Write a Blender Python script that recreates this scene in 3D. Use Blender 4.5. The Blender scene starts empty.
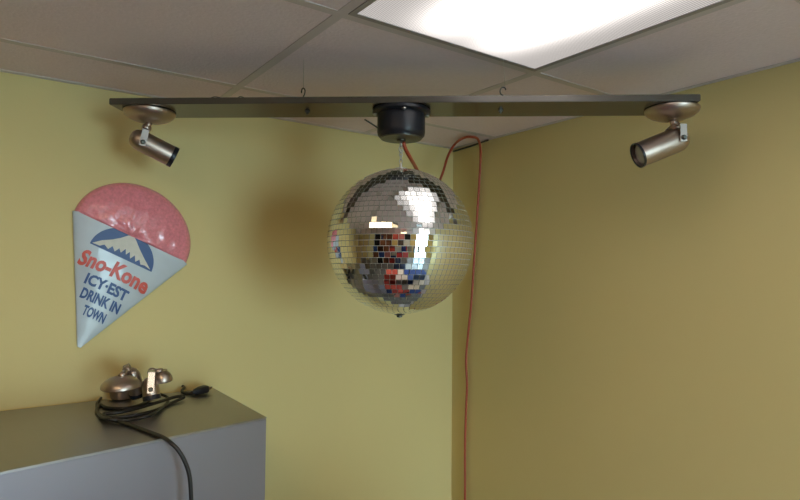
import bpy, bmesh, math, random
from mathutils import Vector, Matrix, noise
random.seed(7)
PI = math.pi
scn = bpy.context.scene
COL = scn.collection

# ------------------------------------------------------------------ camera
CAM = Vector((-1.6777, -1.9508, 1.8904))
YAW, PITCH, ROLL, F = 0.61978, 0.03848, 0.0090, 580.84
H = 2.44                                   # ceiling height
d_ = Vector((math.sin(YAW)*math.cos(PITCH), math.cos(YAW)*math.cos(PITCH), math.sin(PITCH)))
r_ = Vector((math.cos(YAW), -math.sin(YAW), 0)); u_ = r_.cross(d_)
R2 = r_*math.cos(ROLL) + u_*math.sin(ROLL); U2 = -r_*math.sin(ROLL) + u_*math.cos(ROLL)
cd = bpy.data.cameras.new('camera'); cam = bpy.data.objects.new('camera', cd); COL.objects.link(cam)
cd.sensor_width = 36; cd.lens = F/800*36; cd.clip_start = 0.01
m3 = Matrix((R2, U2, -d_)).transposed().to_4x4(); m3.translation = CAM
cam.matrix_world = m3
scn.camera = cam

def ray(px, py): return d_ + R2*((px-400)/F) - U2*((py-250)/F)
def atz(px, py, z): v = ray(px, py); return CAM + v*((z-CAM.z)/v.z)         # measured point at a known height
def aty(px, py, y): v = ray(px, py); return CAM + v*((y-CAM.y)/v.y)         # ... on the left wall
def atx(px, py, x): v = ray(px, py); return CAM + v*((x-CAM.x)/v.x)         # ... on the right wall
def atd(px, py, d): return CAM + ray(px, py)*d                              # ... at a known distance

# ------------------------------------------------------------------ materials
def mat(name, col, rough=0.5, metal=0.0, bump=0, bscale=200, coat=0, spec=0.5, var=0, vscale=5, sheen=0, trans=0):
    m = bpy.data.materials.new(name); m.use_nodes = True
    nt = m.node_tree; b = nt.nodes['Principled BSDF']
    b.inputs['Base Color'].default_value = (*col, 1); b.inputs['Roughness'].default_value = rough
    b.inputs['Metallic'].default_value = metal; b.inputs['Specular IOR Level'].default_value = spec
    b.inputs['Coat Weight'].default_value = coat; b.inputs['Coat Roughness'].default_value = 0.08
    b.inputs['Transmission Weight'].default_value = trans
    tc = nt.nodes.new('ShaderNodeTexCoord')
    if bump:
        n = nt.nodes.new('ShaderNodeTexNoise'); n.inputs['Scale'].default_value = bscale; n.inputs['Detail'].default_value = 4
        bp = nt.nodes.new('ShaderNodeBump'); bp.inputs['Strength'].default_value = bump; bp.inputs['Distance'].default_value = 0.002
        nt.links.new(tc.outputs['Object'], n.inputs['Vector']); nt.links.new(n.outputs['Fac'], bp.inputs['Height'])
        nt.links.new(bp.outputs['Normal'], b.inputs['Normal'])
    if var:
        n = nt.nodes.new('ShaderNodeTexNoise'); n.inputs['Scale'].default_value = vscale; n.inputs['Detail'].default_value = 6
        mx = nt.nodes.new('ShaderNodeMix'); mx.data_type = 'RGBA'
        mx.inputs[6].default_value = (*[c*(1-var) for c in col], 1); mx.inputs[7].default_value = (*[min(1, c*(1+var)) for c in col], 1)
        nt.links.new(tc.outputs['Object'], n.inputs['Vector']); nt.links.new(n.outputs['Fac'], mx.inputs[0])
        nt.links.new(mx.outputs[2], b.inputs['Base Color'])
    return m

M = {}
M['wall'] = mat('yellow_paint', (0.655, 0.535, 0.24), 0.62, bump=0.12, bscale=160, spec=0.3, var=0.03, vscale=1.5)
M['tile'] = mat('ceiling_tile', (0.82, 0.70, 0.73), 0.9, bump=0.6, bscale=120, spec=0.1, var=0.06, vscale=90)
M['door_frame'] = mat('light_frame', (0.34, 0.31, 0.30), 0.5)
M['grid'] = mat('grid_enamel', (0.60, 0.53, 0.53), 0.4, spec=0.4)
M['floor'] = mat('floor_tile', (0.20, 0.20, 0.215), 0.35, var=0.15, vscale=3)
M['bar'] = mat('bar_lacquer', (0.055, 0.044, 0.032), 0.26, spec=0.4, coat=0.22, bump=0.05, bscale=30, var=0.25, vscale=8)
M['nickel'] = mat('brushed_nickel', (0.43, 0.35, 0.30), 0.40, 1.0, bump=0.05, bscale=400)
M['nickel_b'] = mat('bright_nickel', (0.50, 0.52, 0.58), 0.22, 1.0)
M['bracket'] = mat('satin_bracket', (0.28, 0.235, 0.21), 0.42, 1.0)
M['black'] = mat('black_plastic', (0.012, 0.013, 0.018), 0.36, spec=0.3)
M['rubber'] = mat('black_rubber', (0.012, 0.011, 0.010), 0.45)
M['dark_metal'] = mat('dark_metal', (0.10, 0.10, 0.09), 0.4, 1.0)
M['zinc'] = mat('zinc_steel', (0.42, 0.42, 0.40), 0.35, 1.0)
M['bulb'] = mat('bulb_glass', (0.22, 0.21, 0.20), 0.12, spec=0.7, coat=0.4)
M['mirror'] = mat('mirror_glass', (0.86, 0.87, 0.87), 0.015, 1.0)
M['grout'] = mat('ball_core', (0.70, 0.70, 0.66), 0.5, 0.2)
M['orange'] = mat('orange_cord', (0.36, 0.060, 0.022), 0.5)
M['steel'] = mat('stainless_steel', (0.36, 0.34, 0.335), 0.36, 1.0, bump=0.03, bscale=60, var=0.06, vscale=6)
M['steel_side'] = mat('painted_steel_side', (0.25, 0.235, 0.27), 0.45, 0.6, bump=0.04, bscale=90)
M['brass'] = mat('plug_pins', (0.22, 0.20, 0.17), 0.4, 1.0)
M['snow'] = mat('pink_ice', (0.80, 0.24, 0.28), 0.28, bump=1.0, bscale=70, coat=0.7, var=0.35, vscale=120)
M['cone'] = mat('pale_blue_paper', (0.50, 0.56, 0.62), 0.40, coat=0.4, var=0.10, vscale=18)
M['blue_ink'] = mat('blue_ink', (0.030, 0.080, 0.24), 0.45)
M['red_ink'] = mat('red_ink', (0.65, 0.10, 0.075), 0.45, var=0.25, vscale=60)
M['cream_ink'] = mat('cream_ink', (0.62, 0.60, 0.53), 0.5, var=0.15, vscale=60)
M['skin'] = mat('skin', (0.55, 0.33, 0.24), 0.5)
M['hair'] = mat('dark_hair', (0.03, 0.02, 0.015), 0.6)
M['jeans'] = mat('blue_denim', (0.05, 0.08, 0.20), 0.9)
M['red_shirt'] = mat('red_cloth', (0.48, 0.05, 0.06), 0.85, var=0.3, vscale=18)
M['white_box'] = mat('white_card', (0.75, 0.74, 0.72), 0.6)
M['blue_box'] = mat('blue_card', (0.03, 0.09, 0.38), 0.5)
M['red_box'] = mat('red_card', (0.52, 0.06, 0.05), 0.5)
M['table'] = mat('table_laminate', (0.30, 0.29, 0.28), 0.4)
M['pave'] = mat('pavement', (0.35, 0.34, 0.32), 0.9, var=0.15, vscale=2)
M['alu'] = mat('aluminium', (0.35, 0.34, 0.33), 0.4, 1.0)
M['shoe'] = mat('shoe_leather', (0.02, 0.018, 0.016), 0.5)

# plaid for the shirt: red with dark blue and white stripes
def plaid():
    m = mat('plaid_cloth', (0.5, 0.05, 0.06), 0.85); nt = m.node_tree; b = nt.nodes['Principled BSDF']
    tc = nt.nodes.new('ShaderNodeTexCoord'); sp = nt.nodes.new('ShaderNodeSeparateXYZ'); nt.links.new(tc.outputs['Object'], sp.inputs[0])
    last = None
    for k, (ax, col, fr, th) in enumerate((('Z', (0.03, 0.05, 0.22), 70, 0.35), ('X', (0.03, 0.05, 0.22), 70, 0.4), ('Z', (0.8, 0.78, 0.75), 35, 0.85))):
        mu = nt.nodes.new('ShaderNodeMath'); mu.operation = 'MULTIPLY'; mu.inputs[1].default_value = fr; nt.links.new(sp.outputs[ax], mu.inputs[0])
        s = nt.nodes.new('ShaderNodeMath'); s.operation = 'SINE'; nt.links.new(mu.outputs[0], s.inputs[0])
        g = nt.nodes.new('ShaderNodeMath'); g.operation = 'GREATER_THAN'; g.inputs[1].default_value = th; nt.links.new(s.outputs[0], g.inputs[0])
        mx = nt.nodes.new('ShaderNodeMix'); mx.data_type = 'RGBA'; nt.links.new(g.outputs[0], mx.inputs[0])
        if last: nt.links.new(last, mx.inputs[6])
        else: mx.inputs[6].default_value = (0.55, 0.05, 0.06, 1)
        mx.inputs[7].default_value = (*col, 1); last = mx.outputs[2]
    nt.links.new(last, b.inputs['Base Color']); return m
M['plaid'] = plaid()

def glass_mat():
    m = bpy.data.materials.new('window_glass'); m.use_nodes = True; nt = m.node_tree; nt.nodes.clear()
    o = nt.nodes.new('ShaderNodeOutputMaterial'); t = nt.nodes.new('ShaderNodeBsdfTransparent'); t.inputs[0].default_value = (0.93, 0.96, 0.95, 1)
    g = nt.nodes.new('ShaderNodeBsdfGlossy'); g.inputs['Roughness'].default_value = 0.02
    x = nt.nodes.new('ShaderNodeMixShader'); x.inputs[0].default_value = 0.06
    nt.links.new(t.outputs[0], x.inputs[1]); nt.links.new(g.outputs[0], x.inputs[2]); nt.links.new(x.outputs[0], o.inputs[0]); return m
M['glass'] = glass_mat()

LIGHT_POWER = 4.6
def lens_mat(tint=(1.0, 0.93, 0.88), power=LIGHT_POWER):     # prismatic acrylic lens lit by two tubes running along the fixture (object space: x across, y along)
    m = bpy.data.materials.new('lit_prismatic_lens'); m.use_nodes = True; nt = m.node_tree; nt.nodes.clear()
    L = nt.links.new
    def N(t, **k):
        n = nt.nodes.new(t)
        for a, b in k.items(): setattr(n, a, b)
        return n
    def mth(op, a, b=None, c=None):
        n = N('ShaderNodeMath', operation=op)
        for i, v in enumerate((a, b, c)):
            if v is None: continue
            if isinstance(v, (int, float)): n.inputs[i].default_value = v
            else: L(v, n.inputs[i])
        return n.outputs[0]
    o = N('ShaderNodeOutputMaterial'); e = N('ShaderNodeEmission'); e.inputs[0].default_value = (*tint, 1)
    tc = N('ShaderNodeTexCoord'); s = N('ShaderNodeSeparateXYZ'); L(tc.outputs['Object'], s.inputs[0])
    sx = mth('SINE', mth('MULTIPLY', mth('ADD', s.outputs['X'], s.outputs['Y']), 620)); sy = mth('SINE', mth('MULTIPLY', mth('SUBTRACT', s.outputs['X'], s.outputs['Y']), 620))
    pr = mth('MULTIPLY_ADD', mth('MULTIPLY', sx, sy), 0.38, 0.72)
    # tube glow: two gaussians at x = +-0.14
    g = None
    for c in (-0.085, 0.085):
        q = mth('DIVIDE', mth('SUBTRACT', s.outputs['X'], c), 0.075)
        gg = mth('EXPONENT', mth('MULTIPLY', mth('MULTIPLY', q, q), -1))
        g = gg if g is None else mth('ADD', g, gg)
    ey = mth('MINIMUM', mth('MULTIPLY', mth('SUBTRACT', 0.61, mth('ABSOLUTE', s.outputs['Y'])), 3.6), 1.0)   # the tubes stop short of the ends
    amt = mth('MULTIPLY_ADD', mth('MULTIPLY', g, ey), 0.95, 0.13)
    L(mth('MULTIPLY', mth('MULTIPLY', amt, pr), power), e.inputs['Strength'])
    L(e.outputs[0], o.inputs[0]); return m
M['lens'] = lens_mat()
M['lens_warm'] = lens_mat((1.0, 0.75, 0.45), 11.5)  # warm tint and extra strength added to brighten the right wall

# ------------------------------------------------------------------ helpers
def link(name, bm, m, parent=None, smooth=False):
    me = bpy.data.meshes.new(name); bmesh.ops.recalc_face_normals(bm, faces=bm.faces[:]); bm.to_mesh(me); bm.free()
    for p in me.polygons: p.use_smooth = smooth
    for q in (m if isinstance(m, (list, tuple)) else [m]): me.materials.append(q)
    o = bpy.data.objects.new(name, me); COL.objects.link(o)
    if parent: o.parent = parent; o.matrix_parent_inverse = Matrix.Translation(-Vector(parent.location))
    return o
def tag(o, label=None, cat=None, group=None, kind=None):
    if label: o['label'] = label
    if cat: o['category'] = cat
    if group: o['group'] = group
    if kind: o['kind'] = kind
    return o
def thing(name, loc, label, cat, group=None):
    o = bpy.data.objects.new(name, None); o.empty_display_size = 0.05; COL.objects.link(o); o.location = loc
    return tag(o, label, cat, group)
def box(bm, a, b, mtx=None):
    vs = [bm.verts.new((x, y, z)) for x in (a[0], b[0]) for y in (a[1], b[1]) for z in (a[2], b[2])]
    if mtx:
        for v in vs: v.co = mtx @ v.co
    for f in ((0,1,3,2),(4,6,7,5),(0,4,5,1),(2,3,7,6),(0,2,6,4),(1,5,7,3)): bm.faces.new([vs[i] for i in f])
    return vs
def bbox(name, a, b, m, parent=None, bev=0.0, mtx=None):
    bm = bmesh.new(); box(bm, a, b, mtx)
    if bev: bmesh.ops.bevel(bm, geom=bm.edges[:], offset=bev, segments=2, affect='EDGES', profile=0.6)
    return link(name, bm, m, parent)
def frame_of(axis):
    a = Vector(axis).normalized(); t = Vector((0,0,1)) if abs(a.z) < 0.9 else Vector((1,0,0))
    x = t.cross(a).normalized(); y = a.cross(x); return x, y, a
def lathe(bm, prof, org, axis, n=40, cap0=True, cap1=True):
    """prof = [(radius, distance along axis)]"""
    x, y, a = frame_of(axis); rings = []
    for r, h in prof:
        rings.append([bm.verts.new(Vector(org) + a*h + (x*math.cos(2*PI*k/n) + y*math.sin(2*PI*k/n))*max(r, 1e-5)) for k in range(n)])
    for p, q in zip(rings, rings[1:]):
        for k in range(n): bm.faces.new((p[k], p[(k+1)%n], q[(k+1)%n], q[k]))
    if cap0: bm.faces.new(rings[0])
    if cap1: bm.faces.new(rings[-1])
def smooth_pts(pts, sub=8):
    P = [Vector(p) for p in pts]; P = [P[0]*2-P[1]] + P + [P[-1]*2-P[-2]]; out = []
    for i in range(1, len(P)-2):
        p0, p1, p2, p3 = P[i-1:i+3]
        for k in range(sub):
            t = k/sub
            out.append(0.5*((2*p1)+(p2-p0)*t+(2*p0-5*p1+4*p2-p3)*t*t+(3*p1-p0-3*p2+p3)*t**3))
    out.append(P[-2]); return out
def tube(bm, pts, r, n=10, sub=8):
    S = smooth_pts(pts, sub) if sub > 1 else [Vector(p) for p in pts]
    x = None; rings = []
    for i, p in enumerate(S):
        t = (S[min(i+1, len(S)-1)] - S[max(i-1, 0)]).normalized()
        if x is None: x = frame_of(t)[0]
        x = (x - t*x.dot(t)).normalized(); y = t.cross(x)
        rings.append([bm.verts.new(p + (x*math.cos(2*PI*k/n)+y*math.sin(2*PI*k/n))*r) for k in range(n)])
    for p, q in zip(rings, rings[1:]):
        for k in range(n): bm.faces.new((p[k], p[(k+1)%n], q[(k+1)%n], q[k]))
    bm.faces.new(rings[0]); bm.faces.new(rings[-1])
def tube_obj(name, pts, r, m, parent=None, n=10, sub=8):
    bm = bmesh.new(); tube(bm, pts, r, n, sub); return link(name, bm, m, parent, True)
def lathe_obj(name, prof, org, axis, m, parent=None, n=40, smooth=True, **k):
    bm = bmesh.new(); lathe(bm, prof, org, axis, n, **k); o = link(name, bm, m, parent, smooth)
    if smooth: edge_split(o)
    return o
def edge_split(o, ang=35):
    md = o.modifiers.new('es', 'EDGE_SPLIT'); md.split_angle = math.radians(ang)
def S(o): return tag(o, kind='structure')

# ------------------------------------------------------------------ the room
UX, VY = 4.9, 4.4                      # room size along the left wall (-x) and the right wall (-y)
S(bbox('wall_left', (-UX-.1, 0, 0), (.1, .1, H+.12), M['wall']))
S(bbox('wall_right', (0, -VY-.1, 0), (.1, 0, H+.12), M['wall']))
S(bbox('wall_front', (-UX-.1, -VY-.1, 0), (-UX, 0, H+.12), M['wall']))
D0, D1, DH = -1.55, -0.45, 2.38         # the glass door and sidelight in the back wall
bm = bmesh.new()
box(bm, (-UX, -VY-.1, 0), (D0, -VY, H+.12)); box(bm, (D1, -VY-.1, 0), (0, -VY, H+.12)); box(bm, (D0, -VY-.1, DH), (D1, -VY, H+.12))
S(link('wall_back', bm, M['wall']))
S(bbox('floor', (-UX-.1, -VY-.1, -.1), (.1, .1, 0), M['floor']))
S(bbox('ground', (-9, -12, -.14), (7, -VY-.1, -.04), M['pave']))
S(bbox('ceiling', (-UX, -VY, H+.0016), (0, 0, H+.06), M['tile']))
U0, V0, T = 0.4662, 0.8799, 0.61
us = [U0 + T*k for k in range(8) if U0+T*k < UX]; vs_ = [V0 - T + T*k for k in range(8) if V0-T+T*k < VY]
# T-bar grid, one mesh: surface pattern of the ceiling
bm = bmesh.new(); w = .012
for u in us: box(bm, (-u-w, -VY, H), (-u+w, 0, H+.0014))
for i, v in enumerate(vs_):
    xs = [-UX] + sorted(-u for u in us) + [0]
    for a, b in zip(xs, xs[1:]): box(bm, (a+(w if a > -UX else 0), -v-w, H), (b-(w if b < 0 else 0), -v+w, H+.0014))
S(link('trim_1', bm, M['grid']))
bm = bmesh.new()
box(bm, (-UX, -.018, H-.001), (-.018, 0, H+.0014)); box(bm, (-.018, -VY, H-.001), (0, 0, H+.0014))
S(link('trim_2', bm, M['grid']))
for nm, a, b in (('baseboard_left', (-UX, -.015, 0), (0, 0, .1)), ('baseboard_right', (-.015, -VY, 0), (0, -.015, .1))):
    S(bbox(nm, a, b, M['grid']))
# glass door in the back wall
dr = thing('door_1', ((D0+D1)/2, -VY, 0), None, None); S(dr)
bm = bmesh.new(); fw = .06
for x in (D0, D1-fw): box(bm, (x, -VY-.09, 0), (x+fw, -VY-.02, DH))
for z, h in ((0, .12), (2.04, .05), (DH-fw, fw)): box(bm, (D0+fw, -VY-.09, z), (D1-fw, -VY-.02, z+h))
link('door_frame', bm, M['alu'], dr)
for z0, z1 in ((.12, 2.04), (2.09, DH-fw)):
    bm = bmesh.new(); box(bm, (D0+fw, -VY-.06, z0), (D1-fw, -VY-.052, z1)); link('glass_pane', bm, M['glass'], dr)
tube_obj('door_handle', [(D0+.1, -VY-.05, .95), (D0+.1, -VY+.03, .97), (D0+.1, -VY+.03, 1.23), (D0+.1, -VY-.05, 1.25)], .009, M['alu'], dr)

# ceiling lights: 2 ft x 4 ft lensed fluorescent fixtures laid into the grid
def ceiling_light(ui, vi, label, m='lens'):
    u0, v0 = us[ui], vs_[vi]; u1, v1 = u0+T, v0+2*T
    t = thing('ceiling_light', (-(u0+u1)/2, -(v0+v1)/2, H), label, 'light', 'fluorescent ceiling lights')
    l = bbox('lens', (-.279, -.584, .0005), (.279, .584, .0012), M[m], None)
    l.parent = t
    bm = bmesh.new()
    box(bm, (-.2925, -.5975, -.0015), (-.279, .5975, .0014)); box(bm, (.279, -.5975, -.0015), (.2925, .5975, .0014))
    box(bm, (-.279, -.5975, -.0015), (.279, -.584, .0014)); box(bm, (-.279, .584, -.0015), (.279, .5975, .0014))
    f = link('frame', bm, M['door_frame']); f.parent = t
    return t
ceiling_light(0, 1, 'lit rectangular fluorescent ceiling light above the mirror ball, the one in direct view')
ceiling_light(2, 1, 'fluorescent ceiling light one tile left of the visible one, mirrored in the ball', 'lens_warm')
ceiling_light(0, 4, 'fluorescent ceiling light in the same row nearer the glass door, mirrored in the ball')
ceiling_light(2, 4, 'added unseen fluorescent ceiling light in the second row, toward the glass door wall', 'lens_warm')  # extra fixture out of view, added to brighten the right wall
ceiling_light(5, 4, 'added unseen fluorescent ceiling light farthest from the mirror ball, over the storage rack side', 'lens_warm')  # another unseen fixture, added as fill for the right wall

# ------------------------------------------------------------------ the bar across the corner
ZB, TH = 2.322, .017
A = atz(109, 98, ZB+TH); B = atz(696, 94, ZB+TH); A.z = B.z = 0
ex = (B-A).normalized(); ey = Vector((-ex.y, ex.x, 0)); BL = (B-A).length + .012
BW = .137
BM_ = Matrix((ex, ey, Vector((0,0,1)))).transposed().to_4x4(); BM_.translation = Vector((A.x, A.y, ZB))
def bp(x, y, z=0): return BM_ @ Vector((x, y, z))
def bx_of(px, frac=.5):      # distance along the bar for a column of the photograph
    best = min((abs((lambda q: 400+F*((q-CAM).dot(R2))/((q-CAM).dot(d_)))(bp(k*.001, BW*frac))-px), k*.001) for k in range(int(BL*1000)+200)); return best[1]
bar = thing('mounting_bar', bp(0, 0), 'long flat dark brown lacquered board hung across the corner just under the ceiling', 'bar')
bm = bmesh.new(); box(bm, (0, 0, 0), (BL, BW, TH), BM_)
bmesh.ops.bevel(bm, geom=bm.edges[:], offset=.0015, segments=2, affect='EDGES'); link('board', bm, M['bar'], bar)
for px, c in ((303, 0), (503, 1)):
    x = bx_of(px, .12); base = bp(x, .018, TH)
    # open hook standing on the board, with its nut below, and the thin wire that carries it from the ceiling grid
    sgn = 1 if c else -1
    hk = [base+Vector((0,0,-.001))] + [base + ex*(dx*sgn) + Vector((0,0,dz)) for dx, dz in ((0,.005), (-.006,.010), (-.007,.019), (-.002,.026), (.005,.024), (.007,.019))]
    if not c: hk = [base+Vector((0,0,-.001))] + [base + ex*dx + Vector((0,0,dz)) for dx, dz in ((0,.006), (.003,.012), (.004,.022), (.0,.028), (-.004,.024), (-.005,.015))]
    h = tube_obj('hook', hk, .0017, M['rubber'], bar, 8)
    tube_obj('wire', [hk[5] if c else hk[4], Vector((base.x, base.y, H+.006))], .0005, M['zinc'], h, 6, 1)
    lathe_obj('nut', [(.007, 0), (.007, -.004), (.0035, -.004), (.0035, -.009)], bp(x, .07, -.0001), (0,0,1), M['dark_metal'], bar, 6, False)

wr = tube_obj('thin_wire', [bp(bx_of(p, .2), .035 + .012*math.sin(i*2.1), TH + h) for i, (p, h) in enumerate(((190, .0015), (203, .006), (215, .009), (226, .004), (233, .0015), (240, .009), (246, .006), (252, .0015), (262, .0015)))], .0011, M['rubber'], None, 6)
tag(wr, 'thin black wire in loose loops lying on top of the board near its left end', 'wire')

# ------------------------------------------------------------------ spot lamps
def canopy_prof(r): return [(r*.97, 0), (r, .002), (r, .006), (r*.94, .013), (r*.78, .021), (r*.55, .027), (r*.28, .0305), (.014, .031)]
def spot_lamp(name_label, group, cc, cn, knk, rear, front, rb, rc=.067, mstem=None, rl=.010, pv=.036):
    """cc canopy back centre, cn direction the dome faces, knk swivel centre, rear/front barrel ends"""
    cn = Vector(cn).normalized(); t = thing('spot_lamp', cc, name_label, 'lamp', group)
    lathe_obj('canopy', canopy_prof(rc), cc, cn, M['nickel'], t, 48)
    tube_obj('stem', [cc+cn*.029, knk], .0085, M['nickel'], t, 16, 1)
    lathe_obj('knuckle', [(.001, -.0125), (.007, -.0105), (.0115, -.005), (.0125, 0), (.0115, .005), (.007, .0105), (.001, .0125)], knk, (front-rear), M['nickel'], t, 24)
    ax = (front-rear).normalized(); L = (front-rear).length
    prof = [(.001, 0), (rb*.45, .002), (rb*.78, .009), (rb*.95, .021), (rb, .033), (rb, L-.012), (rb*1.0, L)]
    lb = lathe_obj('lamp_body', prof + [(rb*.90, L), (rb*.88, L-.030), (.004, L-.034)], rear, ax, M['nickel'], t, 40)
    lathe_obj('rim', [(rb*1.005, L-rl), (rb*1.03, L-rl+.001), (rb*1.03, L+.002), (rb*.92, L+.002), (rb*.90, L-rl)], rear, ax, M['black'], t, 40, cap0=False, cap1=False)
    lathe_obj('bulb', [(rb*.35, L-.034), (rb*.6, L-.022), (rb*.82, L-.012), (rb*.78, L-.007), (rb*.4, L-.0045), (.001, L-.004)], rear, ax, M['bulb'], t, 32)
    # U-shaped swivel bracket that straddles the back of the barrel
    toc = (CAM-knk).normalized(); side = ax.cross(toc.cross(ax)).normalized()
    q = (toc - ax*toc.dot(ax)).normalized()            # across the barrel, toward the room
    piv = rear + ax*pv
    up = (knk-piv); up = (up - q*up.dot(q)); upn = up.normalized()
    bm = bmesh.new(); wv = ax*.0075
    path = [piv - q*(rb+.0045) - upn*.010, piv - q*(rb+.0045) + upn*(up.length-.004), piv - q*(rb*.3) + upn*(up.length+.002), piv + q*(rb*.3) + upn*(up.length+.002), piv + q*(rb+.0045) + upn*(up.length-.004), piv + q*(rb+.0045) - upn*.010]
    wv = q.cross(upn).normalized()*.0085
    for a, b in zip(path, path[1:]):
        nrm = (b-a).normalized().cross(wv.normalized())*.0014
        vv = [bm.verts.new(p+s*wv+k*nrm) for p in (a, b) for s in (-1, 1) for k in (-1, 1)]
        for f in ((0,1,3,2),(4,6,7,5),(0,4,5,1),(2,3,7,6),(0,2,6,4),(1,5,7,3)): bm.faces.new([vv[i] for i in f])
    link('bracket', bm, mstem or M['bracket'], t)
    for s in (-1, 1): lathe_obj('screw', [(.0065, 0), (.0065, .003), (.004, .006)], piv+q*s*(rb+.0058), q*s, M['dark_metal'], t, 14)
    return t
def bar_lamp(label, pxc, front_px, rear_px, knk_px, dz_front, rb, rl=.010, pv=.036):
    cc = bp(bx_of(pxc), BW*.5, -.0002); dd = (cc-CAM).dot(d_)
    k = atd(*knk_px, dd); rear = atd(*rear_px, dd); fr = atd(*front_px, dd+dz_front)
    return spot_lamp(label, 'spot lamps under the board', cc, (0,0,-1), k, rear, fr, rb, rl=rl, pv=pv)
bar_lamp('brushed nickel spot lamp under the left end of the board, aimed down to the right', 150, (174, 157.5), (130, 135), (146.5, 128), .055, .029)
bar_lamp('brushed nickel spot lamp under the right end of the board, aimed down to the left', 672, (638, 155.5), (686.5, 136), (675.5, 126), -.006, .0325, .004, .030)

# ------------------------------------------------------------------ motor, hanger and mirror ball
MX = bx_of(401.5); mc = bp(MX, BW*.5, 0); 
mt = thing('ball_motor', mc, 'round black rotating motor screwed under the middle of the dark board', 'motor')
lathe_obj('flange', [(.074, .0003), (.077, .003), (.077, .009), (.070, .013)], mc, (0,0,-1), M['black'], mt, 56)
lathe_obj('housing', [(.062, .012), (.0635, .02), (.0635, .060), (.062, .069), (.056, .0755)], mc, (0,0,-1), M['black'], mt, 56)
lathe_obj('cover_plate', [(.055, .075), (.054, .078), (.02, .0785), (.012, .080), (.012, .084)], mc, (0,0,-1), M['dark_metal'], mt, 48)
for a in (0.15, PI*.5+.15, PI+.15, PI*1.5+.15):
    lathe_obj('screw', [(.006, 0), (.006, .003), (.003, .005)], mc+ex*math.cos(a)*.0695+ey*math.sin(a)*.0695+Vector((0,0,-.0128)), (0,0,-1), M['zinc'], mt, 12)
dm = (mc-CAM).dot(d_)
tube_obj('switch_lead', [atd(378, 128, dm-.02), atd(372, 124, dm-.03), atd(364.5, 119.3, dm-.035)], .0021, M['rubber'], mt, 8)
tube_obj('shaft', [mc+Vector((0,0,-.083)), mc+Vector((0,0,-.099))], .004, M['zinc'], mt, 12, 1)

RB = .1915
bc0 = atd(401.5, 241.5, dm); BC = Vector((mc.x, mc.y, bc0.z))
ball = thing('mirror_ball', BC, 'large disco ball covered in small square mirror tiles, hanging under the motor', 'disco ball')
bm = bmesh.new(); bmesh.ops.create_uvsphere(bm, u_segments=96, v_segments=64, radius=RB-.0022)
bmesh.ops.translate(bm, vec=BC, verts=bm.verts); link('core', bm, M['grout'], ball, True)
bm = bmesh.new(); NR = 43; tl = PI*RB/NR
for i in range(NR):
    th = (i+.5)*PI/NR; rr = math.sin(th)
    n = max(4, int(round(2*PI*rr*RB/tl)))
    off = random.random()
    if th < .05 or th > PI-.05: continue
    for k in range(n):
        ph = 2*PI*(k+off)/n
        nv = Vector((rr*math.cos(ph), rr*math.sin(ph), math.cos(th)))
        e1 = Vector((-math.sin(ph), math.cos(ph), 0)); e2 = nv.cross(e1)
        j1, j2 = random.gauss(0, .010), random.gauss(0, .010); nn = (nv+e1*j1+e2*j2).normalized()
        e1 = (e1-nn*e1.dot(nn)).normalized(); e2 = nn.cross(e1)
        hw = tl*.452; hu = min(2*PI*rr*RB/n*.452, hw*1.05); c = BC+nv*RB
        top = [bm.verts.new(c+e1*a*hu+e2*b*hw) for a, b in ((-1,-1),(1,-1),(1,1),(-1,1))]
        bot = [bm.verts.new(c-nv*.0026+e1*a*hu+e2*b*hw) for a, b in ((-1,-1),(1,-1),(1,1),(-1,1))]
        bm.faces.new(top)
        for q in range(4): bm.faces.new((top[q], top[(q+1)%4], bot[(q+1)%4], bot[q])).material_index = 1
M['edge'] = mat('cut_glass_edge', (0.62, 0.64, 0.60), 0.25, 0.6)
tiles = link('mirror_tiles', bm, [M['mirror'], M['edge']], ball)
lathe_obj('top_cap', [(.020, -.004), (.020, .003), (.009, .006), (.004, .007), (.004, .016)], BC+Vector((0,0,RB-.002)), (0,0,1), M['zinc'], ball, 32)
lathe_obj('bottom_cap', [(.024, -.010), (.021, -.004), (.014, .003), (.0075, .006), (.0075, .010), (.001, .0115)], BC+Vector((0,0,-RB+.002)), (0,0,-1), M['dark_metal'], ball, 32)
# hanger: ring, links and a short rod between motor and ball
zt = BC.z+RB+.013; zm = mc.z-.099
hg = thing('hanging_chain', (mc.x, mc.y, zt), 'short steel chain and ring joining the black motor to the mirror ball', 'chain')
def loop(name, c, a, b, axis, r=.0012, m='zinc'):
    n = 20; pts = [c + axis*math.cos(2*PI*k/n)*a + Vector((0,0,1))*math.sin(2*PI*k/n)*b for k in range(n+1)]
    tube_obj(name, pts, r, M[m], hg, 8, 1)
span = zm-zt; nl = 5; lh = span/nl
loop('ring', Vector((mc.x, mc.y, zm-.006)), .0055, .0085, ex)
for k in range(1, nl):
    loop('chain_link', Vector((mc.x, mc.y, zm-lh*(k+.5)+.003)), .0036, lh*.62, ex if k % 2 == 0 else (ex*.5+ey*.87), .0013)

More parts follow.
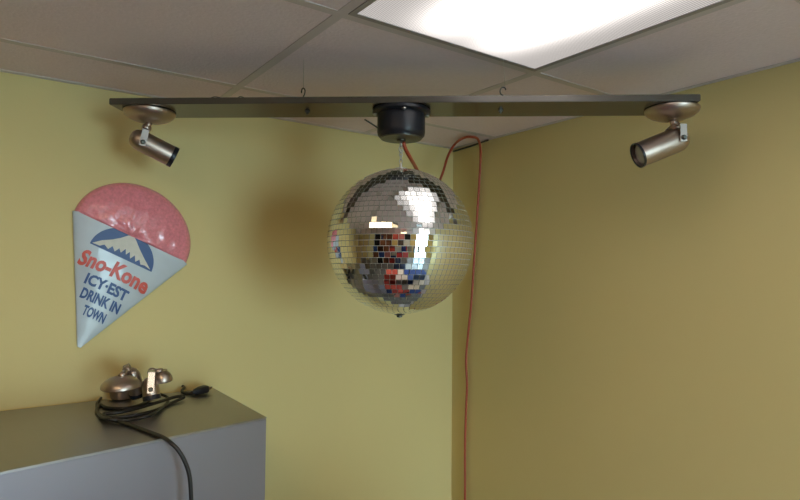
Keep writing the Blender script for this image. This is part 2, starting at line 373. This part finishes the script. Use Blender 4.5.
# ------------------------------------------------------------------ orange cord and the short black strip at the ceiling edge
X = -.012
def cl(px, py, d):
    q = atz(px, py, H-.014); return q if (q-CAM).dot(d_) < d else atd(px, py, d)
pts = [mc+Vector((0,0,-.086))+ex*.006, atd(406, 150, dm+.01), atd(411, 159, dm+.05), atd(417, 170, dm+.16), atd(424, 186, dm+.30), atd(431, 192, 2.10), atd(438, 184, 2.22), atd(443, 172, 2.30), cl(448, 156, 2.36), cl(455, 144, 2.40),
       cl(464, 137.8, 2.42), cl(472, 137.0, 2.42), cl(478, 139.5, 2.42), atx(480.5, 150, X-.02), atx(480, 170, X-.004), atx(478.5, 195, X), atx(476.5, 225, X), atx(474, 262, X), atx(471.5, 300, X), atx(468, 335, X), atx(466, 360, X), atx(467, 385, X), atx(466, 410, X), atx(465, 450, X), atx(465, 500, X), atx(464, 580, X)]
e = pts[-1]; pts += [Vector((X, e.y, .7)), Vector((X, e.y+.02, .25)), Vector((X-.015, e.y, .04)), Vector((X-.08, e.y-.10, .005)), Vector((X-.2, e.y-.3, .005))]
tag(tube_obj('power_cord', pts, .0052, M['orange'], None, 10), 'orange-red cord running from the motor, over the ceiling edge and down the corner', 'cord')
a = atx(453.5, 148.6, -.006); b = atx(488, 139.2, -.03)
a.z = min(a.z, H-.012); b.z = min(b.z, H-.009)
tag(tube_obj('ceiling_edge_strip', [a, a.lerp(b, .5)+Vector((0,0,-.002)), b], .0042, M['rubber'], None, 8), 'short dark strip along the ceiling edge where the orange cord loops over', 'cable')  # dark tube laid where a dark gap runs along the ceiling joint

# ------------------------------------------------------------------ stainless steel cabinet
cb = aty(214, 388, -.03); ZT = cb.z; cf = atz(267, 417, ZT)
fl = atz(113, 449, ZT)
print('cabinet top', ZT, cb, cf, fl)
yax = Vector((cf.x-cb.x, cf.y-cb.y, 0)); DEP = yax.length; yax.normalize()
xax = (Vector((fl.x, fl.y, 0))-Vector((cf.x, cf.y, 0))); xax.normalize()
print('angle', math.degrees(math.acos(xax.dot(yax))), 'depth', DEP)
CW = .62
P = [Vector((cb.x, cb.y, 0)), Vector((cf.x, cf.y, 0)), Vector((cf.x, cf.y, 0))+xax*CW]
xb = Vector((xax.x, 0, 0)).normalized()
P.append(Vector((P[2].x+ (P[2]-P[1]).length*0, -.03, 0)))
def prism(name, quad, z0, z1, m, parent, bev=0):
    bm = bmesh.new(); lo = [bm.verts.new((p.x, p.y, z0)) for p in quad]; hi = [bm.verts.new((p.x, p.y, z1)) for p in quad]
    bm.faces.new(lo); bm.faces.new(hi)
    n = len(quad)
    for k in range(n): bm.faces.new((lo[k], lo[(k+1)%n], hi[(k+1)%n], hi[k]))
    if bev: bmesh.ops.bevel(bm, geom=bm.edges[:], offset=bev, segments=2, affect='EDGES')
    return link(name, bm, m, parent)
cab = thing('steel_cabinet', (P[1]+P[3])/2, 'tall stainless steel cabinet with a flat top standing against the left wall', 'cabinet')
def inset(q, d):
    c = sum(q, Vector())/4; return [p + (c-p).normalized()*d for p in q]
prism('cabinet_top', P, ZT-.005, ZT, M['steel'], cab, .0015)
prism('body', inset(P, .0015), .09, ZT-.0051, M['steel_side'], cab, .001)
fn = Vector((-yax.y, yax.x, 0)); fx = xax
def fb(x, y, z): return P[1] + fx*x - Vector((fx.y, -fx.x, 0))*y*(1 if Vector((fx.y, -fx.x, 0)).dot(yax) < 0 else -1) + Vector((0,0,z))
FM = Matrix((fx, (fb(0, 1, 0)-P[1]), Vector((0,0,1)))).transposed().to_4x4(); FM.translation = P[1]
dd_ = bbox('door', (.012, .001, .12), (CW-.012, .024, ZT-.26), M['steel'], cab, .003, FM)
bm = bmesh.new(); tube(bm, [FM @ Vector((CW-.06, y, z)) for y, z in ((.022, .75), (.06, .77), (.06, 1.08), (.022, 1.10))], .008); link('handle', bm, M['nickel_b'], dd_, True)
dd_.parent = cab
for p in inset(P, .05): lathe_obj('foot', [(.02, 0), (.02, .091)], p, (0,0,1), M['black'], cab, 16)

# ------------------------------------------------------------------ spare lamps and their leads on the cabinet
def top(px, py, dz=0): return atz(px, py, ZT+dz)
# lamp whose canopy rests on its stubby barrel (left)
sA = top(121, 404, .028)
dA = (sA-CAM).dot(d_)
spot_lamp('spare nickel spot lamp lying on the steel cabinet, left one, canopy uppermost', 'spare lamps on the cabinet', atd(121, 387.5, dA+.010), (-.06, -.06, .99), atd(127, 370, dA+.050), atd(131, 369, dA+.060), atd(137, 394, dA+.100), .021, .050)
# lamp on its side (right): canopy faces right and away, barrel lies behind
sB = top(150, 398, .03); dB = (sB-CAM).dot(d_)
spot_lamp('spare nickel spot lamp lying on the steel cabinet, right one, with a pale swivel bracket', 'spare lamps on the cabinet', atd(163, 381, dB+.03), (-.12, -.10, .95), atd(152, 372, dB+.03), atd(149, 377, dB+.005), atd(152, 399, dB-.006), .023, .026, M['nickel_b'])
# lamp A's barrel end that pokes up at the back is its own socket cup
lathe_obj('socket_cup', [(.018, 0), (.029, .003), (.033, .012), (.035, .026), (.036, .036), (.030, .039), (.001, .040)], top(122, 399, .0005), (0, 0.02, 1), M['nickel'], None, 28)
sc = bpy.data.objects['socket_cup']; tag(sc, 'round nickel socket cup on the cabinet under the left spare lamp', 'lamp cup')
r = .0050
c1 = [top(198, 391, .007), top(190, 393.5, r), top(182, 391.5, .006), top(184, 387, .010), top(176, 384.5, .012), top(165, 385.5, .010), top(158, 390, r), top(146, 402, r), top(128, 408, r), top(108, 408, r), top(100, 405, r), top(97, 412, r), top(108, 417, r), top(130, 416, r), top(153, 411, r), top(174, 402, r), top(184, 397, .010), top(175, 397, .014), top(152, 404, .014), top(122, 412, .013), top(104, 414, .012), top(110, 419, .008), top(126, 423.5, r), top(140, 428.5, r), top(155, 434, r)]
q = atz(163.5, 437.6, ZT+r)
c1 += [q, atd(171, 443, (q-CAM).dot(d_)-.022), atd(178, 450, (q-CAM).dot(d_)-.026), atd(185, 462, (q-CAM).dot(d_)-.020), atd(190, 480, (q-CAM).dot(d_)-.014), atd(192, 520, (q-CAM).dot(d_)-.012)]
lc = thing('lamp_lead', top(190, 395), 'black power lead coiled on the steel cabinet, its tail hanging over the front edge', 'cord')
tube_obj('cable', c1, r*.93, M['rubber'], lc, 10)
# plug
p0 = top(195, 392, .012); p1 = top(205, 389, .014); pa = (p1-p0).normalized(); L = (p1-p0).length
px_, py_, pz_ = frame_of(pa)
bm = bmesh.new()
secs = [(-.012, .0050, .0050), (-.004, .0062, .0062), (.002, .0110, .0090), (L*.55, .0160, .0115), (L, .0165, .0120), (L+.003, .0150, .0110)]
rings = []
for h, a_, b_ in secs: rings.append([bm.verts.new(p0+pa*h+px_*a_*math.copysign(abs(math.cos(t))**.6, math.cos(t))+py_*b_*math.copysign(abs(math.sin(t))**.6, math.sin(t))) for t in [2*PI*k/20 for k in range(20)]])
for a_, b_ in zip(rings, rings[1:]):
    for k in range(20): bm.faces.new((a_[k], a_[(k+1)%20], b_[(k+1)%20], b_[k]))
bm.faces.new(rings[0]); bm.faces.new(rings[-1]); plug = link('plug', bm, M['black'], lc, True)
for s, rr_ in ((-1, 0), (1, 0)):
    bm = bmesh.new(); c = p0+pa*(L+.002)+px_*s*.0065
    mm = Matrix((px_, py_, pa)).transposed().to_4x4(); mm.translation = c
    box(bm, (-.0008, -.0032, 0), (.0010, .0036, .022), mm); link('prong', bm, M['brass'], plug)
bm = bmesh.new(); tube(bm, [p0+pa*(L+.002)-py_*.005, p0+pa*(L+.024)-py_*.005], .0022, 8, 1); link('prong', bm, M['brass'], plug, True)
# second lead lying in a loop
c2 = [top(101, 398, .006), top(97, 404, r), top(99, 415, r), top(108, 419, .0125), top(128, 420, r), top(150, 415, .0125), top(165, 405, r), top(168, 398, r), top(160, 394, .0145)]
tag(tube_obj('short_lead', c2, r*.8, M['rubber'], None, 10), 'second thinner black lead looped under the spare lamps on the cabinet', 'cord')

# ------------------------------------------------------------------ cone-shaped shaved ice sign on the left wall
TIP = Vector((77.5, 350)); AX = Vector((.4226, -.9063)); BX = Vector((.9063, .4226)); TN = math.tan(math.radians(27))
def rel(s, t):          # the panel bulges like the face of a cone
    w_ = max(6, min(t, 128)*TN); k = min(1, abs(s)/w_); return .008 + .020*min(1, t/90)*math.sqrt(max(0, 1-k*k))
def sp(s, t, h=None, extra=0):
    p = TIP + AX*t + BX*s; return aty(p.x, p.y, -(rel(s, t) if h is None else h) - extra)
sg = thing('cone_sign', aty(110, 290, 0), 'cone-shaped shaved ice sign with pink ice and blue lettering, tilted on the left wall', 'sign')
def rim_t(k): return 124 + 12*(1-k*k)
bm = bmesh.new(); NT, NS = 30, 44; g = []
for i in range(NT+1):
    row = []
    for j in range(NS+1):
        k = math.sin(PI/2*(-1 + 2*j/NS)); tt = 3 + (rim_t(k)-3)*i/NT; s = k*tt*TN if tt < 124 else k*63.2*(1)
        s = k*min(tt*TN, 63.2); row.append(bm.verts.new(sp(s, tt)))
    g.append(row)
back = [[bm.verts.new((v.co.x, -.002, v.co.z)) for v in row] for row in g]
for i in range(NT):
    for j in range(NS):
        bm.faces.new((g[i][j], g[i][j+1], g[i+1][j+1], g[i+1][j]))
ring = [g[0][j] for j in range(NS)] + [g[i][NS] for i in range(NT)] + [g[NT][j] for j in range(NS, 0, -1)] + [g[i][0] for i in range(NT, 0, -1)]
rb_ = [back[0][j] for j in range(NS)] + [back[i][NS] for i in range(NT)] + [back[NT][j] for j in range(NS, 0, -1)] + [back[i][0] for i in range(NT, 0, -1)]
for k in range(len(ring)): bm.faces.new((ring[k], ring[(k+1)%len(ring)], rb_[(k+1)%len(ring)], rb_[k]))
o = link('paper_cone', bm, M['cone'], sg, True); edge_split(o, 50)
# ice mound
bm = bmesh.new(); NRr, NA = 26, 96; rings = []
RX, RY = 61.5, 51
for i in range(NRr+1):
    q_ = i/NRr; row = []
    for k in range(NA):
        a_ = 2*PI*k/NA; s = math.cos(a_)*RX*q_; t_ = 126 + math.sin(a_)*(RY if math.sin(a_) > 0 else 13)*q_
        h = .006 + .040*math.sqrt(max(0, 1-q_*q_))*(.75+.25*math.sin(a_)) if math.sin(a_) > 0 else .006 + .030*math.sqrt(max(0, 1-q_*q_))
        nz = noise.noise(Vector((s*.09, t_*.09, 1)))*.004 + noise.noise(Vector((s*.3, t_*.3, 5)))*.0026
        if math.sin(a_) < 0: h = min(h, rel(s, t_)-.002)
        row.append(bm.verts.new(sp(s, t_, max(.004, h + nz*(1 if math.sin(a_) > .02 else 0)))))
    rings.append(row)
for p, q in zip(rings[1:], rings[2:]):
    for k in range(NA): bm.faces.new((p[k], p[(k+1)%NA], q[(k+1)%NA], q[k]))
bm.faces.new(rings[1])
bk = [bm.verts.new((v.co.x, -.001, v.co.z)) for v in rings[-1]]
for k in range(NA): bm.faces.new((rings[-1][k], rings[-1][(k+1)%NA], bk[(k+1)%NA], bk[k]))
for v in rings[0]: bm.verts.remove(v)
link('shaved_ice', bm, M['snow'], sg, True)

def patch(name, poly, m, lift=.0015, n=None):
    """thin raised print on the curved paper: polygon (s,t) filled by fine strips"""
    bm = bmesh.new(); vs = [bm.verts.new((s, t, 0)) for s, t in poly]; f = bm.faces.new(vs)
    bmesh.ops.triangulate(bm, faces=[f])
    for _ in range(2): 
        lo = [e for e in bm.edges if e.calc_length() > 4]
        if lo: bmesh.ops.subdivide_edges(bm, edges=lo, cuts=2); bmesh.ops.triangulate(bm, faces=bm.faces[:])
    for v in bm.verts: v.co = sp(v.co.x, v.co.y, None, lift)
    return link(name, bm, m, sg)
em = [(34*math.cos(a_), 102 + 28.5*math.sin(a_) - 3*math.cos(a_)**2*0) for a_ in [PI*k/40 for k in range(41)]]
patch('emblem', em, M['blue_ink'], .0012)
mo = [(-32, 103.5), (-24, 110), (-15, 115), (-8, 120), (-2, 125.5), (3, 127), (7, 124), (14, 117.5), (22, 111), (32, 103.5), (25, 105), (21, 104), (18, 108), (15, 104.5), (12, 110), (9, 105), (6, 111), (3.5, 107), (1, 112), (-2, 106.5), (-5, 110), (-8, 105), (-12, 109), (-15, 104.5), (-20, 107), (-24, 104)]
patch('mountain', mo, M['cream_ink'], .0022)

def text(name, body, size, ctr_t, width, m, bold=0.0, shear=0.0, arc=0.0, track=1.0, sx=1.0, s0=0):
    c = bpy.data.curves.new(name, 'FONT'); c.body = body; c.size = size; c.align_x = 'CENTER'; c.align_y = 'CENTER'
    c.offset = bold; c.shear = shear; c.space_character = track; c.resolution_u = 3
    tmp = bpy.data.objects.new('tmp_text', c); COL.objects.link(tmp)
    dg = bpy.context.evaluated_depsgraph_get(); dg.update(); me = bpy.data.meshes.new_from_object(tmp.evaluated_get(dg))
    bpy.data.objects.remove(tmp)
    bm = bmesh.new(); bm.from_mesh(me); bpy.data.meshes.remove(me)
    bmesh.ops.remove_doubles(bm, verts=bm.verts, dist=1e-4)
    x0 = min(v.co.x for v in bm.verts); x1 = max(v.co.x for v in bm.verts); y0 = min(v.co.y for v in bm.verts); y1 = max(v.co.y for v in bm.verts)
    k = width/(x1-x0)
    bmesh.ops.triangulate(bm, faces=bm.faces[:])
    for _ in range(3):
        lo = [e for e in bm.edges if e.calc_length() > 2.2]
        if lo: bmesh.ops.subdivide_edges(bm, edges=lo, cuts=1); bmesh.ops.triangulate(bm, faces=bm.faces[:])
    for v in bm.verts:
        s = (v.co.x-(x0+x1)/2)*k + s0; t_ = ctr_t + (v.co.y-(y0+y1)/2)*sx + arc*(1-(2*(s-s0)/width)**2) - arc*.5
        v.co = sp(s, t_, None, .0030)
    return link(name, bm, m, sg)
text('lettering', 'Sno-Kone', 19, 87.5, 75, M['red_ink'], .72, .10, 3.0, sx=1.15)
text('lettering', 'ICY\u00b7EST', 15, 69.5, 46, M['blue_ink'], .62, 0, .8)
text('lettering', 'DRINK IN', 14.5, 54.5, 42, M['blue_ink'], .6, 0, .6)
text('lettering', 'TOWN', 14, 39.5, 24, M['blue_ink'], .55, 0, .3)

# ------------------------------------------------------------------ the room behind the camera, seen in the mirror tiles
right = Vector((math.cos(YAW), -math.sin(YAW), 0)); fwd = Vector((math.sin(YAW), math.cos(YAW), 0))
def pp(l, f, z): q = CAM + right*l + fwd*f; return Vector((q.x, q.y, z))
def skin(name, chains, m, parent, sub=2):
    """chains: list of [(point, radius)...]; chains start at an existing point to branch"""
    verts, edges, rad, idx = [], [], [], {}
    def vid(p, r):
        k = tuple(round(c, 4) for c in p)
        if k not in idx: idx[k] = len(verts); verts.append(p); rad.append(r)
        return idx[k]
    for ch in chains:
        ids = [vid(p, r) for p, r in ch]
        edges += [(a, b) for a, b in zip(ids, ids[1:])]
    me = bpy.data.meshes.new(name); me.from_pydata([tuple(v) for v in verts], edges, []); o = bpy.data.objects.new(name, me); COL.objects.link(o)
    o.modifiers.new('skin', 'SKIN'); sd = o.modifiers.new('sub', 'SUBSURF'); sd.levels = sd.render_levels = sub
    sl = me.skin_vertices[0].data if me.skin_vertices else None
    for i, r in enumerate(rad):
        rx = r if isinstance(r, tuple) else (r, r); sl[i].radius = rx
    sl[0].use_root = True
    me.materials.append(m)
    if parent: o.parent = parent; o.matrix_parent_inverse = Matrix.Translation(-Vector(parent.location))
    return o
B0 = -.33
pn = thing('person', pp(0, B0, 0), 'person in a red plaid shirt and jeans photographing with a phone, mirrored in the ball', 'person')
pel = pp(0, B0, .95)
lw, rw_ = pp(-.10, -.07, 1.78), pp(.10, -.07, 1.78)
skin('shirt', [[(pp(0, B0, .90), .158), (pp(0, B0, 1.00), .150), (pp(0, B0, 1.14), .145), (pp(0, B0-.01, 1.30), .165), (pp(0, B0, 1.44), .13), (pp(0, B0, 1.51), .06)],
     [(pp(0, B0, 1.44), .13), (pp(-.19, B0, 1.44), .062), (pp(-.27, B0+.12, 1.33), .052), (pp(-.22, B0+.22, 1.52), .045), (pp(-.14, B0+.25, 1.66), .036)],
     [(pp(0, B0, 1.44), .13), (pp(.19, B0, 1.44), .062), (pp(.27, B0+.12, 1.33), .052), (pp(.22, B0+.22, 1.52), .045), (pp(.14, B0+.25, 1.66), .036)]], M['plaid'], pn)
skin('jeans', [[(pp(0, B0, .97), .110), (pp(-.085, B0, .84), .098), (pp(-.11, B0+.02, .50), .066), (pp(-.12, B0, .12), .055)],
     [(pp(0, B0, .97), .110), (pp(.085, B0, .84), .098), (pp(.11, B0+.02, .50), .066), (pp(.12, B0, .12), .055)]], M['jeans'], pn)
for s in (-1, 1): skin('shoe', [[(pp(.12*s, B0-.05, .055), .045), (pp(.12*s, B0+.05, .05), .045), (pp(.125*s, B0+.15, .04), .036)]], M['shoe'], pn)
bch = [[(pp(0, B0, 1.46), .052), (pp(0, B0+.01, 1.54), .050), (pp(0, B0+.015, 1.61), .066), (pp(0, B0+.01, 1.69), .080), (pp(0, B0, 1.745), .062)]]
for s in (-1, 1):
    bch.append([(pp(.140*s, B0+.25, 1.66), .028), (pp(.110*s, B0+.262, 1.74), .024), (pp(.092*s, B0+.268, 1.79), .030)])
skin('body', bch[:1], M['skin'], pn)
for s, c in zip((-1, 1), bch[1:]):
    palm = c[-1][0]
    ch = [c]
    for k, (dz, ln) in enumerate(((.045, .060), (.032, .068), (.018, .064), (.004, .050))):
        ch.append([c[-1], (palm+right*(-.012*s)+fwd*.022+Vector((0,0,dz)), .0095), (palm+right*(-s*(.012+ln*.4))+fwd*.030+Vector((0,0,dz+.003)), .0085), (palm+right*(-s*(.012+ln*.7))+fwd*.020+Vector((0,0,dz+.003)), .0075)])
    ch.append([c[-1], (palm+right*(-.014*s)+fwd*(-.016)+Vector((0,0,.012)), .011), (palm+right*(-.034*s)+fwd*(-.018)+Vector((0,0,.030)), .0085)])
    skin('hand', ch, M['skin'], pn, 1)
bm = bmesh.new(); bmesh.ops.create_uvsphere(bm, u_segments=24, v_segments=16, radius=.098)
for v in bm.verts:
    v.co.z *= 1.12
    if v.co.z < -.045: v.co.z = -.045
c = pp(0, B0-.022, 1.715); bmesh.ops.translate(bm, vec=c, verts=bm.verts); link('hair', bm, M['hair'], pn, True)
for s in (-1, 1):
    bm = bmesh.new(); bmesh.ops.create_icosphere(bm, subdivisions=2, radius=.011, matrix=Matrix.Translation(pp(.030*s, B0+.080, 1.675))); link('eye', bm, M['hair'], pn, True)
lathe_obj('nose', [(.014, 0), (.010, .018), (.004, .028)], pp(0, B0+.078, 1.645), fwd+Vector((0,0,.5)), M['skin'], pn, 12)
ph = Matrix((right, fwd, Vector((0,0,1)))).transposed().to_4x4(); ph.translation = CAM + Vector((0,0,-.02)) - fwd*.03
phn = thing('phone', ph.translation, 'black phone held up in both hands by the person, mirrored in the ball', 'phone')
bbox('case', (-.072, -.009, -.036), (.072, 0, .036), M['black'], phn, .003, ph)

tb = pp(.12, .98, 0); TM = Matrix((right, fwd, Vector((0,0,1)))).transposed().to_4x4(); TM.translation = tb
tt_ = thing('folding_table', tb, 'grey folding table under the mirror ball, below the picture, mirrored in the tiles', 'table')
bbox('tabletop', (-.55, -.33, .715), (.55, .33, .75), M['table'], tt_, .004, TM)
for sx_ in (-1, 1):
    for sy_ in (-1, 1):
        lathe_obj('leg', [(.014, 0), (.014, .7100)], TM @ Vector((sx_*.48, sy_*.27, .0055)), (0,0,1), M['alu'], tt_, 14)
def carton(label, x0, x1, y0, y1, z0, hh, m):
    t = thing('carton', TM @ Vector(((x0+x1)/2, (y0+y1)/2, z0)), label, 'box', 'cartons on the folding table')
    bbox('box_body', (x0, y0, z0), (x1, y1, z0+hh*.8), m, t, .002, TM)
    bbox('lid', (x0-.003, y0-.003, z0+hh*.8+.0005), (x1+.003, y1+.003, z0+hh), m, t, .002, TM)
carton('tall red carton at the left front of the folding table', -.50, -.20, -.32, .0, .7505, .48, M['red_box'])
carton('wide blue carton at the right front of the folding table', .06, .53, -.32, -.02, .7505, .40, M['blue_box'])
carton('small white carton between the red and the blue one', -.17, .03, -.30, -.05, .7505, .34, M['white_box'])
carton('low red carton at the back left of the folding table', -.50, -.02, .04, .31, .7505, .16, M['red_box'])
carton('low white carton at the back right of the folding table', .10, .50, .04, .30, .7505, .09, M['white_box'])

def rug_mat():
    m = mat('woven_rug', (.3, .05, .05), .95, bump=.4, bscale=300); nt = m.node_tree; b = nt.nodes['Principled BSDF']
    tc = nt.nodes.new('ShaderNodeTexCoord'); v = nt.nodes.new('ShaderNodeTexVoronoi'); v.distance = 'CHEBYCHEV'; v.inputs['Scale'].default_value = 6; v.inputs['Randomness'].default_value = .55
    s_ = nt.nodes.new('ShaderNodeSeparateColor'); r = nt.nodes.new('ShaderNodeValToRGB'); r.color_ramp.interpolation = 'CONSTANT'; e = r.color_ramp.elements
    e[0].color = (.42, .07, .06, 1); e[1].position = .30; e[1].color = (.04, .07, .26, 1)
    for p, c in ((.55, (.50, .20, .18, 1)), (.70, (.55, .52, .50, 1)), (.80, (.02, .02, .04, 1))): x = e.new(p); x.color = c
    nt.links.new(tc.outputs['Object'], v.inputs['Vector']); nt.links.new(v.outputs['Color'], s_.inputs[0]); nt.links.new(s_.outputs[0], r.inputs[0]); nt.links.new(r.outputs[0], b.inputs['Base Color'])
    return m
tag(bbox('rug', (-.66, -1.75, .0003), (.80, .62, .005), rug_mat(), None, 0, TM), 'red, navy and white patterned rug on the floor under the folding table', 'rug')

RM = TM.copy(); RM.translation = pp(-.70, -1.10, 0)
rk = thing('storage_rack', pp(-.70, -1.10, 0), 'open grey storage rack full of coloured tubs behind the person, mirrored in the ball', 'rack')
RW = 2.67
for x in (-RW/2, RW/2-.04):
    for y in (-.25, .21): bbox('post', (x, y, 0), (x+.04, y+.04, 2.30), M['alu'], rk, .002, RM)
lev = (.10, .54, .98, 1.42, 1.86)
for z in lev: bbox('shelf', (-RW/2+.041, -.25, z), (RW/2-.041, .25, z+.025), M['table'], rk, .002, RM)
RC = {'red': M['red_box'], 'navy blue': M['blue_box'], 'white': M['white_box'], 'black': M['black'], 'brown': mat('brown_card', (.22, .09, .05), .7), 'pink': mat('pink_card', (.7, .25, .28), .6)}
rows = (('black', 'navy blue', 'brown', 'navy blue', 'red', 'pink', 'navy blue', 'black'), ('brown', 'red', 'navy blue', 'pink', 'navy blue', 'white', 'navy blue', 'red'),
        ('navy blue', 'brown', 'red', 'brown', 'red', 'white', 'brown', 'navy blue'), ('black', 'red', 'brown', 'brown', 'pink', 'black', 'red', 'white'), ('brown', 'black', 'navy blue', 'brown', 'red', 'red', 'pink', 'black'))
for li, row in enumerate(rows):
    for k, cn_ in enumerate(row):
        x0 = -RW/2+.06+k*.318; z0 = lev[li]+.0255; hh = .24+.05*((k*7+li*3) % 4)
        t = thing('storage_tub', RM @ Vector((x0+.14, 0, z0)), cn_+' storage tub on the '+('bottom', 'second', 'third', 'fourth', 'top')[li]+' shelf of the rack, '+('leftmost', 'second from left', 'third from left', 'fourth from left', 'fourth from right', 'third from right', 'second from right', 'rightmost')[k], 'tub', 'storage tubs on the rack')
        bbox('tub_body', (x0+.01, -.20, z0), (x0+.29, .20, z0+hh-.02), RC[cn_], t, .006, RM)
        bbox('lid', (x0, -.21, z0+hh-.0195), (x0+.30, .21, z0+hh), RC[cn_], t, .004, RM)

# ------------------------------------------------------------------ light
w = bpy.data.worlds.new('daylight'); scn.world = w; w.use_nodes = True
bg = w.node_tree.nodes['Background']; bg.inputs[0].default_value = (0.62, 0.86, 1.0, 1); bg.inputs[1].default_value = 19.5
pl = bpy.data.lights.new('door_portal', 'AREA'); pl.shape = 'RECTANGLE'; pl.size = D1-D0; pl.size_y = DH
pl.cycles.is_portal = True
po = bpy.data.objects.new('door_portal', pl); COL.objects.link(po); po.location = ((D0+D1)/2, -VY-.12, DH/2); po.rotation_euler = (PI/2, 0, 0)

scn.view_settings.view_transform = 'Standard'; scn.view_settings.look = 'None'
scn.view_settings.gamma = 1; scn.view_settings.use_curve_mapping = False
scn.view_settings.exposure = 0.25
scn.cycles.caustics_reflective = False; scn.cycles.caustics_refractive = False
scn.cycles.use_denoising = True; scn.cycles.max_bounces = 10; scn.cycles.diffuse_bounces = 5
scn.cycles.sample_clamp_indirect = 6
